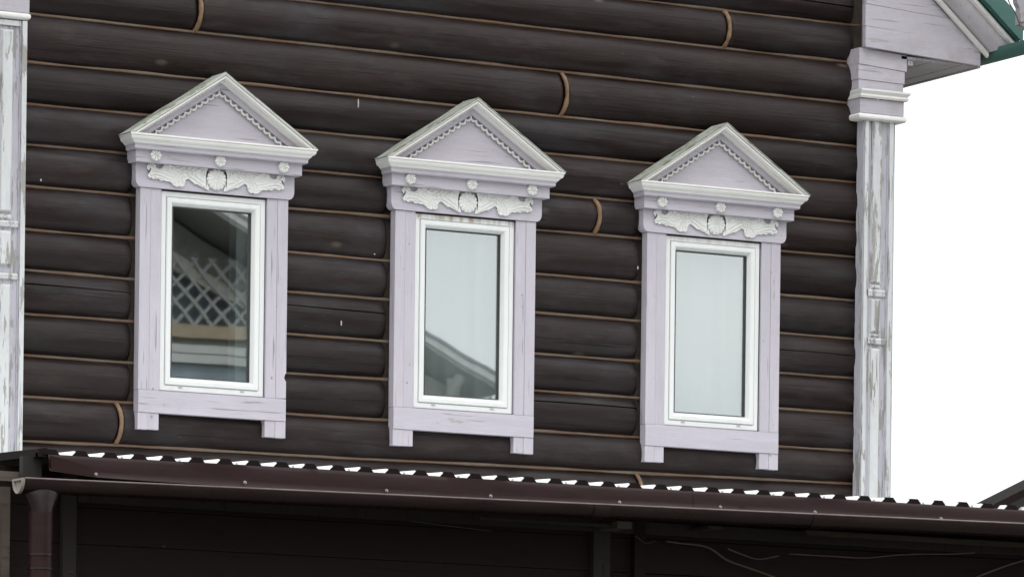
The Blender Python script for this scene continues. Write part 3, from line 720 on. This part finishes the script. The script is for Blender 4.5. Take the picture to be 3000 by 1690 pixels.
# raking moulding: lower bead, lavender cove, upper bead (n measured square to the slope)
cs, sn = math.cos(math.atan(0.83)), math.sin(math.atan(0.83))
def rake_house(name, mat, prof_, x_low, smooth=35):
    bm = bmesh.new(); grid = []
    for n, y in prof_:
        xl = x_low + n * sn * 0.0 + (0.0 if n < 0.03 else (n - 0.03) * 1.0)
        xh = 0.0
        grid.append([(x, y, rk(x) + n / cs) for x in (xh, xl)])
    V = rows(bm, grid, closed_u=True); bm.faces.new([r[0] for r in V]); bm.faces.new([r[1] for r in reversed(V)])
    return link(name, bm, mat, house, smooth=smooth)
rake_house('rake_bead', M['wht'], [(0.0, -0.083), (0.0, -0.100), (0.006, -0.108), (0.020, -0.108), (0.028, -0.100), (0.030, -0.083)], 3.185)
cove = [(0.0305, -0.06), (0.0305, -0.106)] + [(0.030 + 0.068 * (1 - math.cos(a)), -0.106 - 0.085 * math.sin(a)) for a in [PI / 2 * k / 8 for k in range(1, 9)]] + [(0.100, -0.06)]
rake_house('rake_cove', M['soffit'], cove, 3.195)
rake_house('rake_crown', M['wht'], [(0.1005, -0.15), (0.0985, -0.206), (0.103, -0.216), (0.118, -0.218), (0.126, -0.212), (0.128, -0.15)], 3.200)
# soffit boards under the side eave, receding along the house
for k in range(5):
    a = 2.655 + 0.098 * k
    bx('soffit_board', M['soffit'], house, a, a + 0.0955, -0.050, 5.2, 6.492 + 0.002 * (k % 2), 6.508, 0.002)
bx('soffit_bracket', M['pil_lav'], house, 2.700, 2.735, -0.045, 0.0, 6.462, 6.489, 0.004)
bx('fascia_board', M['soffit'], house, 3.149, 3.170, -0.05, 5.2, 6.488, 6.62, 0.002)
# green sheet roof and side gutter
bm = bmesh.new()
pts = [(0.0, rk(0) + 0.135 / cs), (3.30, rk(3.30) + 0.135 / cs), (3.30, rk(3.30) + 0.220 / cs), (0.0, rk(0) + 0.220 / cs)]
prism(bm, pts, -0.235, 5.3); 
pts = [(-x, z) for x, z in reversed(pts)]; prism(bm, pts, -0.235, 5.3)
roof = link('roof', bm, M['green'], house, bevel=0.004)
bm = bmesh.new(); pts = []
prism(bm, [(0.0, rk(0) + 0.138 / cs), (3.315, rk(3.315) + 0.138 / cs), (3.315, rk(3.315) + 0.232 / cs), (0.0, rk(0) + 0.232 / cs)], -0.250, -0.238); link('verge_flashing', bm, M['green'], roof, bevel=0.003)
bm = bmesh.new(); grid = []
for y in (-0.50, 0.2, 1.0, 2.0, 3.5, 5.2):
    sec = [(3.262 + 0.056 * math.cos(a), y, 6.592 + 0.062 * math.sin(a)) for a in [PI + PI * k / 12 for k in range(13)]]
    inner = [(3.262 + 0.052 * math.cos(a), y, 6.592 + 0.058 * math.sin(a)) for a in [2 * PI - PI * k / 12 for k in range(13)]]
    grid.append(sec + inner)
V = rows(bm, grid, closed_v=True); bm.faces.new(V[0]); bm.faces.new(V[-1]); link('side_gutter', bm, M['green'], roof, smooth=40)

# fitting at the upper right corner of the view
fit = thing('lamp_bracket', 'lilac grey metal bracket plate with a small dark hole, hanging before the green roof corner', 'bracket', (3.05, -0.6, 6.6))
def loc_pts(pts): return [(x - 3.05, z - 6.6) for x, z in pts]
bm = bmesh.new(); prism(bm, loc_pts([(2.985, 6.95), (3.025, 6.745), (3.040, 6.722), (3.040, 6.632), (3.062, 6.625), (3.100, 6.606), (3.35, 6.59), (3.35, 6.95)]), -0.02, 0.02)
link('plate', bm, M['grey_metal'], fit, bevel=0.005)
bm = bmesh.new(); bmesh.ops.create_cone(bm, cap_ends=True, segments=16, radius1=0.009, radius2=0.009, depth=0.004, matrix=Matrix.Translation((0.007, -0.0215, 0.058)) @ Matrix.Rotation(PI / 2, 4, 'X') @ Matrix.Diagonal((1, 0.6, 1, 1)))
link('hole', bm, M['gasket'], fit)
bm = bmesh.new(); prism(bm, loc_pts([(3.040, 6.642), (3.075, 6.650), (3.085, 6.690), (3.052, 6.700), (3.040, 6.690)]), -0.034, -0.0205); 
link('bolt_boss', bm, M['grey_metal'], fit, bevel=0.004)
bm = bmesh.new(); tube(bm, spline([(-0.095, 0.0, 0.25), (-0.075, -0.01, 0.152), (-0.035, -0.02, 0.085), (-0.008, -0.025, 0.020)], 5), 0.0035, 6); link('wire', bm, M['gasket'], fit, smooth=60)

# =================================================================== LEAN-TO with sheet roof
shed = thing('lean_to', 'brown planked lean-to under a ribbed sheet roof with brown eave flashing', 'lean-to', (0, 0, 0))
YE = -2.40; PITCH = math.tan(rad(2.1)); P0 = 0.1443; RX0 = -2.232
def roof_profile(x0, x1):
    """(x, dz) outline of the ribbed sheet; ribs have their upper left corner at RX0 + k P0"""
    out = []; k = math.floor((x0 - RX0) / P0)
    while RX0 + k * P0 < x1:
        c = RX0 + k * P0
        out += [(c - 0.022, 0.0), (c, 0.0215), (c + 0.040, 0.0215), (c + 0.062, 0.0)]; k += 1
    return [p for p in out if x0 <= p[0] <= x1]
rp = roof_profile(-3.390, 2.75)
def ze(x): return 3.816 + 0.0035 * (x + 3.3) + 0.0015 * math.sin(x * 2.3)
bm = bmesh.new(); top = [[(x, y, ze(x) + dz + (y - YE) * PITCH) for x, dz in rp] for y in (YE, -1.6, -0.8, 0.0)]
rows(bm, top)
sheet = link('roof_sheet', bm, [M['galv']], shed)
bm = bmesh.new(); low = [[(x, y, ze(x) + dz - 0.0012 + (y - YE) * PITCH) for x, dz in rp] for y in (YE - 0.001, -1.6, -0.8, 0.0)]
rows(bm, low)
# open rib ends: dark plugs stand in for the shade inside each rib
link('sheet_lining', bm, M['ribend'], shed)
k = math.floor((-3.36 - RX0) / P0)
while RX0 + k * P0 < 2.70:
    c = RX0 + k * P0
    if c > -3.45:
        z = ze(c + 0.02)
        bm = bmesh.new(); prism(bm, [(c - 0.021, z - 0.002), (c + 0.061, z - 0.002), (c + 0.0405, z + 0.0218), (c - 0.0005, z + 0.0218)], YE - 0.006, YE + 0.05); link('rib_end_shade', bm, M['ribend'], shed)
        if k % 2 == 0 and c > -3.3:
            bm = bmesh.new(); x = c + 0.088
            bmesh.ops.create_cone(bm, cap_ends=True, segments=8, radius1=0.006, radius2=0.005, depth=0.009, matrix=Matrix.Translation((x, YE + 0.02, ze(x) + 0.006)))
            link('roof_screw', bm, M['screw'], shed)
    k += 1
# eave flashing with its dented lower edge
FB = [(-3.43, 3.742), (-3.36, 3.735), (-3.17, 3.719), (-2.8, 3.716), (-1.913, 3.713), (-1.45, 3.718), (-1.35, 3.712), (-1.013, 3.722), (-0.45, 3.732), (-0.30, 3.738), (-0.08, 3.740), (0.4, 3.744), (1.689, 3.752), (2.7, 3.758)]
def flashing(x0, x1, yo, name='eave_flashing'):
    bm = bmesh.new(); n = int((x1 - x0) / 0.04); grid = []
    for k in range(n + 1):
        x = x0 + (x1 - x0) * k / n; zb = interp(FB, x); zt = ze(x) - 0.001
        d = 0.006 * noise.noise(Vector((x * 2.1, 0, 4))) + 0.003 * noise.noise(Vector((x * 6, 1, 4)))
        col = [(x, YE + 0.10, zt - 0.004), (x, YE - 0.004 + yo, zt), (x, YE - 0.010 + yo, zt - 0.004)]
        for q in (0.2, 0.45, 0.7, 0.86): col.append((x, YE - 0.012 + yo + d * math.sin(q * PI) - 0.008 * q, zt + (zb - zt) * q))
        col += [(x, YE - 0.026 + yo + d, zb + 0.004), (x, YE - 0.030 + yo + d, zb), (x, YE - 0.012 + yo, zb + 0.002)]
        grid.append(col)
    rows(bm, grid); o = link(name, bm, M['flash'], shed, smooth=45)
    return o
flashing(-3.385, 0.02, 0.0); flashing(-0.02, 2.75, -0.002)
bm = bmesh.new(); prism(bm, [(-3.386, 3.806), (-3.30, 3.790), (-3.20, 3.765), (-3.16, 3.740), (-3.17, 3.722), (-3.36, 3.737), (-3.379, 3.745)], YE - 0.034, YE - 0.031); link('flashing_lap', bm, M['flash'], shed)
for x, z in ((-3.16, 3.733), (-2.414, 3.736), (-1.684, 3.737), (-1.134, 3.741), (-0.436, 3.748), (0.123, 3.754), (0.66, 3.757), (1.391, 3.762)):
    bm = bmesh.new(); bmesh.ops.create_cone(bm, cap_ends=True, segments=10, radius1=0.0085, radius2=0.008, depth=0.003, matrix=Matrix.Translation((x, YE - 0.033, z)) @ Matrix.Rotation(PI / 2, 4, 'X'))
    bmesh.ops.create_cone(bm, cap_ends=True, segments=6, radius1=0.0055, radius2=0.005, depth=0.008, matrix=Matrix.Translation((x, YE - 0.038, z)) @ Matrix.Rotation(PI / 2, 4, 'X'))
    link('flashing_screw', bm, M['screw'], shed)
# gutter, falling to the left
def zg(x): return 3.686 + (x + 3.54) * 0.0120
bm = bmesh.new(); grid = []; GY = YE - 0.062; GR = 0.054
for k in range(41):
    x = -3.545 + (2.75 + 3.545) * k / 40; z = zg(x) + 0.002 * noise.noise(Vector((x * 1.5, 3, 3)))
    outer = [(x, GY - GR * math.cos(a), z - 0.002 - GR * math.sin(a) * 1.08) for a in [PI * j / 12 for j in range(13)]]
    rim = [(x, GY - GR - 0.001, z + 0.003), (x, GY - GR + 0.004, z + 0.004), (x, GY - GR + 0.007, z - 0.001)]
    inner = [(x, GY - (GR - 0.003) * math.cos(a), z - 0.004 - (GR - 0.003) * math.sin(a) * 1.08) for a in [PI - PI * j / 12 for j in range(12)]]
    grid.append(outer[::-1] + rim + inner[::-1])
V = rows(bm, grid, closed_v=True)
gutter = link('gutter', bm, M['gutter'], shed, smooth=40)
for x in (-0.62, 0.60): # union sleeves
    bm = bmesh.new(); rows(bm, [[(xx, GY - (GR + 0.003) * math.cos(a), zg(x) - 0.002 - (GR + 0.003) * math.sin(a) * 1.08) for a in [PI * j / 12 for j in range(13)]] for xx in (x, x + 0.09)]); link('gutter_union', bm, M['gutter'], gutter, smooth=40)
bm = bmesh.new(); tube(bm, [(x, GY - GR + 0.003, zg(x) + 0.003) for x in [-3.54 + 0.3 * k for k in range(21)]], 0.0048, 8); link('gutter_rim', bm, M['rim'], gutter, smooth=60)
# end cap with its raised rim
bm = bmesh.new(); zc = zg(-3.545); xc = -3.547; A = [PI * j / 14 for j in range(15)]
loop = lambda r, x, dz: [(x, GY - r * math.cos(a), zc + dz - r * math.sin(a) * 1.18) for a in A] 
g1, g2, g3, g4 = loop(GR + 0.004, xc + 0.004, 0.004), loop(GR + 0.004, xc - 0.010, 0.004), loop(GR - 0.007, xc - 0.010, -0.005), loop(GR - 0.010, xc + 0.002, -0.008)
V = rows(bm, [g1, g2, g3, g4], closed_v=True); bm.faces.new(V[-1]); link('end_cap', bm, M['capgrey'], gutter, smooth=40)
# outlet and downpipe
bm = bmesh.new(); cx_, cy_ = -3.435, GY + 0.012; grid = []
for z, rx, ry in ((3.660, 0.088, 0.050), (3.640, 0.088, 0.052), (3.618, 0.084, 0.054), (3.562, 0.058, 0.055), (3.545, 0.056, 0.055), (3.545, 0.052, 0.051)):
    grid.append([(cx_ + rx * math.cos(2 * PI * k / 20), cy_ + ry * math.sin(2 * PI * k / 20), z) for k in range(20)])
rows(bm, grid, closed_v=True); link('outlet_funnel', bm, M['gutter'], gutter, smooth=30)
bm = bmesh.new(); tube(bm, [(cx_, cy_, 3.556), (cx_, cy_, 3.0), (cx_, cy_, 2.0), (cx_, cy_, 0.05)], 0.054, 24); link('downpipe', bm, M['flash'], gutter, smooth=40)
for z in (3.355, 3.292):
    bm = bmesh.new(); tube(bm, [(cx_, cy_, z - 0.004), (cx_, cy_, z + 0.004)], 0.0585, 24); link('pipe_clip', bm, M['gutter'], gutter, smooth=40)
# grey eave end board, pale boards at the left, verge of the roof running back
bx('eave_end_board', M['post'], shed, -3.478, -3.386, YE + 0.06, YE + 0.10, 3.690, 3.806, 0.003)
bm = bmesh.new()
prism(bm, [(-3.43, 3.818), (-3.345, 3.826), (-3.345, 3.800), (-3.43, 3.800)], YE + 0.005, YE + 0.03)
link('verge_trim', bm, M['ribend'], shed)
bm = bmesh.new(); rows(bm, [[(x, y, z + (y - YE) * PITCH) for x, z in ((-3.43, 3.800), (-3.388, 3.800), (-3.384, 3.8425), (-3.43, 3.836))] for y in (YE, 0.0)], closed_v=True, caps=True); link('verge_board', bm, M['ribend'], shed)
bx('rail_board', M['taupe'], shed, -4.1, -3.400, YE + 0.115, YE + 0.14, 3.694, 3.738, 0.003)
bx('corner_strip', M['taupe'], shed, -3.455, -3.415, -2.05, -2.01, 0.0, 3.69, 0.004)
# planks and posts of the front wall
YW = -2.0
for r_, (za, zb) in enumerate(((3.118, 3.282), (3.285, 3.4490), (3.452, 3.618), (3.621, 3.790))):
    for s_, (a, b) in enumerate(((-4.3, -3.145), (-3.077, -0.352), (-0.256, -0.122), (-0.060, 2.9))):
        o = bx('wall_plank', M['plank'], shed, a, b, YW + random.uniform(0, 0.003), YW + 0.03, za + (0.002 if s_ == 3 else 0), zb, 0.003)
bx('lower_wall', M['plank'], shed, -4.3, 2.9, YW + 0.002, YW + 0.03, 0.0, 3.115, 0)
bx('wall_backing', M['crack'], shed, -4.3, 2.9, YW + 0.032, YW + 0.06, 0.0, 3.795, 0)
for a, b, m_ in ((-3.144, -3.078, 'post'), (-0.350, -0.258, 'post'), (-0.121, -0.061, 'plank')):
    bx('post', M[m_], shed, a, b, YW - 0.035, YW + 0.03, 0.0, 3.79, 0.004)
for x, z in ((-3.10, 3.315), (-0.31, 3.50), (-2.62, 3.46), (-1.2, 3.32)):
    bm = bmesh.new(); bmesh.ops.create_uvsphere(bm, u_segments=8, v_segments=5, radius=0.008, matrix=Matrix.Translation((x, YW - (0.035 if x in (-3.10, -0.31) else 0.0), z)) @ Matrix.Diagonal((1, 0.3, 1, 1))); link('nail_head', bm, M['gutter'], shed)
bx('wall_plate', M['post'], shed, -3.07, 2.9, YW - 0.030, YW - 0.001, 3.640, 3.700, 0.004)
bx('rafter_end', M['taupe'], shed, -0.325, -0.246, YW - 0.22, YW - 0.036, 3.645, 3.678, 0.003)
bx('rafter_end', M['beam'], shed, 0.195, 0.275, YW - 0.20, YW - 0.03, 3.668, 3.684, 0.003)
bx('under_batten', M['beam'], shed, 0.745, 2.9, YW - 0.22, YW - 0.17, 3.664, 3.688, 0.003)
bx('under_batten', M['beam'], shed, -1.05, -0.330, YW - 0.17, YW - 0.13, 3.653, 3.664, 0.003)
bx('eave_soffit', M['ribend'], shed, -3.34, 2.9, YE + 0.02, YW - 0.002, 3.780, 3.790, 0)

# dark roof slope of the neighbouring canopy, lower right corner
can = thing('canopy_roof', 'dark brown roof edge rising to the right beyond the end of the ribbed sheet', 'roof', (2.0, -2.0, 3.8))
bm = bmesh.new(); prism(bm, [(-0.36, -0.002), (1.2, 0.735), (1.2, 0.690), (-0.30, -0.012)], -0.33, -0.10); link('slope_sheet', bm, M['ribend'], can, bevel=0.003)
bm = bmesh.new(); prism(bm, [(-0.30, -0.014), (1.2, 0.688), (1.2, -0.05), (-0.33, -0.05)], -0.30, -0.12); link('gable_panel', bm, M['gutter'], can, bevel=0.002)
bx('barge_board', M['ribend'], can, -0.05, 1.2, -0.345, -0.335, -0.05, 0.03, 0.002)

# cables slung along the eave wall
def cable(pts, r, label, mat='cable'):
    bm = bmesh.new(); p = spline([(x, YW - 0.045, z) for x, z in pts], 8); tube(bm, p, r, 6)
    return tag(link('cable', bm, M[mat], smooth=60), label, 'cable', 'cables hanging on the lean-to wall')
cable([(0.05, 3.610), (0.126, 3.605), (0.281, 3.593), (0.399, 3.534), (0.517, 3.503), (0.665, 3.463), (0.80, 3.41)], 0.0048, 'pale brown cable dropping diagonally across the plank wall, brightest of the cables')
cable([(-0.13, 3.628), (-0.115, 3.622), (-0.067, 3.596), (-0.013, 3.610)], 0.0035, 'short kinked cable just right of the double post', 'cable_dark')
cable([(0.40, 3.590), (0.477, 3.568), (0.575, 3.548), (0.693, 3.570)], 0.0035, 'short sagging cable beside the diagonal pale cable', 'cable')
cable([(0.75, 3.582), (0.99, 3.582), (1.191, 3.583), (1.372, 3.605), (1.514, 3.617), (1.697, 3.626), (1.85, 3.64)], 0.0035, 'long wavy cable running level below the right half of the gutter', 'cable')
cable([(1.80, 3.48), (1.863, 3.517), (2.048, 3.585), (2.20, 3.630)], 0.0040, 'cable climbing to the lower right corner of the picture', 'cable')
cable([(-1.36, 3.639), (-1.194, 3.628), (-0.916, 3.612)], 0.0025, 'faint thin cable under the gutter left of the square post', 'cable_dark')
# scrap on the roof
bm = bmesh.new(); prism(bm, [(-0.030, 0.0), (0.032, 0.0), (0.031, 0.028), (0.020, 0.034), (-0.022, 0.036), (-0.031, 0.024)], -0.012, 0.012)
tag(link('foam_scrap', bm, M['nb_white'], None, (-1.168, -1.8, 3.862), bevel=0.004), 'small pale scrap lying on the ribbed roof under the middle window', 'scrap')

# =================================================================== HOUSE ACROSS THE STREET (seen in the panes)
nb = thing('neighbour_house', 'beige gabled house with lattice balcony seen only as a reflection in the window panes', 'house', (5, -14, 0))
def nx(v): return v - 5
def vz(x): return 7.42 - 0.49 * (x - 5.43)
def nbx(name, mat, x0, x1, y0, y1, z0, z1): 
    bm = bmesh.new(); box(bm, nx(x0), nx(x1), y0, y1, z0, z1); return link(name, bm, mat, nb)
# y local: the street side of this house faces +y
nbx('wall', M['nb_wall'], -0.5, 7.55, -6, -0.25, 0, 6.15)
for k in range(4): nbx('siding_board', M['nb_wall'], 6.05, 7.56 - 0.0, -0.249, -0.22 + 0.004 * (k % 2), 6.15 + 0.1 * k - 0.35, 6.246 + 0.1 * k - 0.35)
bm = bmesh.new(); prism(bm, [(nx(6.0), 6.151), (nx(7.56), 6.151), (nx(7.56), vz(7.56) - 0.14), (nx(6.0), vz(6.0) - 0.14)], -0.6, -0.25); link('gable_wall', bm, M['nb_wall'], nb)
bm = bmesh.new(); prism(bm, [(nx(0.0), vz(3.4) - 0.14 - 0.49 * 3.4), (nx(3.4), vz(3.4) - 0.14), (nx(6.0), vz(6.0) - 0.14), (nx(6.0), 6.151), (nx(0), 6.151)], -0.95, -0.80); link('recess_wall', bm, M['nb_blue'], nb)
# roof slab with pale verge board and dark underside
def slope(name, mat, t0, t1, y0, y1, xa=3.4, xb=7.70):
    bm = bmesh.new(); prism(bm, [(nx(xa), vz(xa) - t0), (nx(xb), vz(xb) - t0), (nx(xb), vz(xb) - t1), (nx(xa), vz(xa) - t1)], y0, y1); return link(name, bm, mat, nb)
slope('roof', M['nb_roof'], -0.03, 0.0, -6, 0.25)
slope('verge_board', M['nb_white'], 0.002, 0.062, 0.20, 0.24)
slope('verge_soffit', M['nb_dark'], 0.064, 0.100, -0.9, 0.23)
bm = bmesh.new(); prism(bm, [(nx(3.4), vz(3.4)), (nx(-0.9), vz(3.4) - 0.49 * 4.3), (nx(-0.9), vz(3.4) - 0.49 * 4.3 - 0.13), (nx(3.4), vz(3.4) - 0.13)], -6, 0.25); link('roof', bm, M['nb_roof'], nb)
bm = bmesh.new(); prism(bm, [(nx(3.4), vz(3.4) - 0.53), (nx(5.9), vz(5.9) - 0.38), (nx(5.9), vz(5.9) - 0.50), (nx(3.4), vz(3.4) - 0.66)], -0.35, -0.30); link('arch_board', bm, M['nb_wall'], nb)
bm = bmesh.new(); prism(bm, [(nx(3.4), vz(3.4) - 0.14), (nx(6.0), vz(6.0) - 0.14), (nx(5.95), vz(5.9) - 0.37), (nx(3.4), vz(3.4) - 0.52)], -0.79, -0.45); link('recess_ceiling', bm, M['nb_dark'], nb)
# lattice: two layers of diagonal laths
for layer, sg in ((0, 1), (1, -1)):
    for k in range(34):
        u = 3.3 + 0.165 * k
        z0, z1 = 6.665, 7.19; x0 = u if sg > 0 else u; x1 = x0 + sg * (z1 - z0)
        if min(x0, x1) < 3.3 or max(x0, x1) > 5.98: continue
        bm = bmesh.new(); w = 0.017
        prism(bm, [(nx(x0 - w), z0), (nx(x0 + w), z0), (nx(x1 + w), z1), (nx(x1 - w), z1)], -0.28 + 0.012 * layer, -0.27 + 0.012 * layer); link('lattice_lath', bm, M['nb_lath'], nb)
nbx('balcony_beam', M['nb_ochre'], 3.3, 6.0, -0.32, -0.20, 6.560, 6.663)
nbx('shadow_gap', M['nb_dark'], 3.3, 6.0, -0.32, -0.28, 6.500, 6.558)
for z in (6.335, 6.42): nbx('balcony_board', M['nb_white'], 3.3, 6.0, -0.32, -0.22, z, z + 0.075)
nbx('lower_screen', M['nb_blue'], 3.3, 6.0, -0.33, -0.29, 6.0, 6.33)
nbx('balcony_post', M['nb_wall'], 5.93, 6.05, -0.33, -0.19, 6.0, 7.0)
bm = bmesh.new(); p = spline([(nx(7.62), 0.10, 6.40), (nx(7.46), 0.10, 6.42), (nx(7.42), 0.0, 6.34), (nx(7.44), -0.15, 6.22), (nx(7.45), -0.18, 5.9), (nx(7.45), -0.18, 0.2)], 6); tube(bm, p, 0.055, 12); link('downpipe', bm, M['pvc'], nb, smooth=50)
nbx('eave_gutter', M['nb_white'], 7.62, 7.74, -6, 0.22, 6.27, 6.34)

# bare tree behind that house
tree = thing('bare_tree', 'bare twiggy tree top mirrored above the gable in the middle window', 'tree', (9.35, -17, 0))
bm = bmesh.new(); tube(bm, [(0, 0, 0), (0.03, 0, 2), (-0.02, 0.02, 4), (0, 0, 5.9)], [0.13, 0.10, 0.07, 0.045], 10); link('trunk', bm, M['bark'], tree, smooth=60)
bm = bmesh.new()
def twig(p, d, l, r, depth):
    q = p + d * l; tube(bm, [p, (p + q) / 2 + Vector((random.uniform(-1, 1), random.uniform(-1, 1), 0)) * l * 0.06, q], [r, r * 0.8, r * 0.6], 4, caps=False)
    if depth:
        for _ in range(4 if depth > 1 else 3):
            dd = (d + Vector((random.uniform(-1, 1), random.uniform(-1, 1), random.uniform(-0.3, 0.7))) * 0.75).normalized(); twig(p + d * l * random.uniform(0.45, 1.0), dd, l * 0.62, r * 0.6, depth - 1)
for _ in range(9):
    a = random.uniform(0, 2 * PI); twig(Vector((0, 0, random.uniform(4.9, 5.9))), Vector((math.cos(a) * 0.8, math.sin(a) * 0.8, 0.7)).normalized(), 0.55, 0.018, 3)
link('branches', bm, M['bark'], tree)
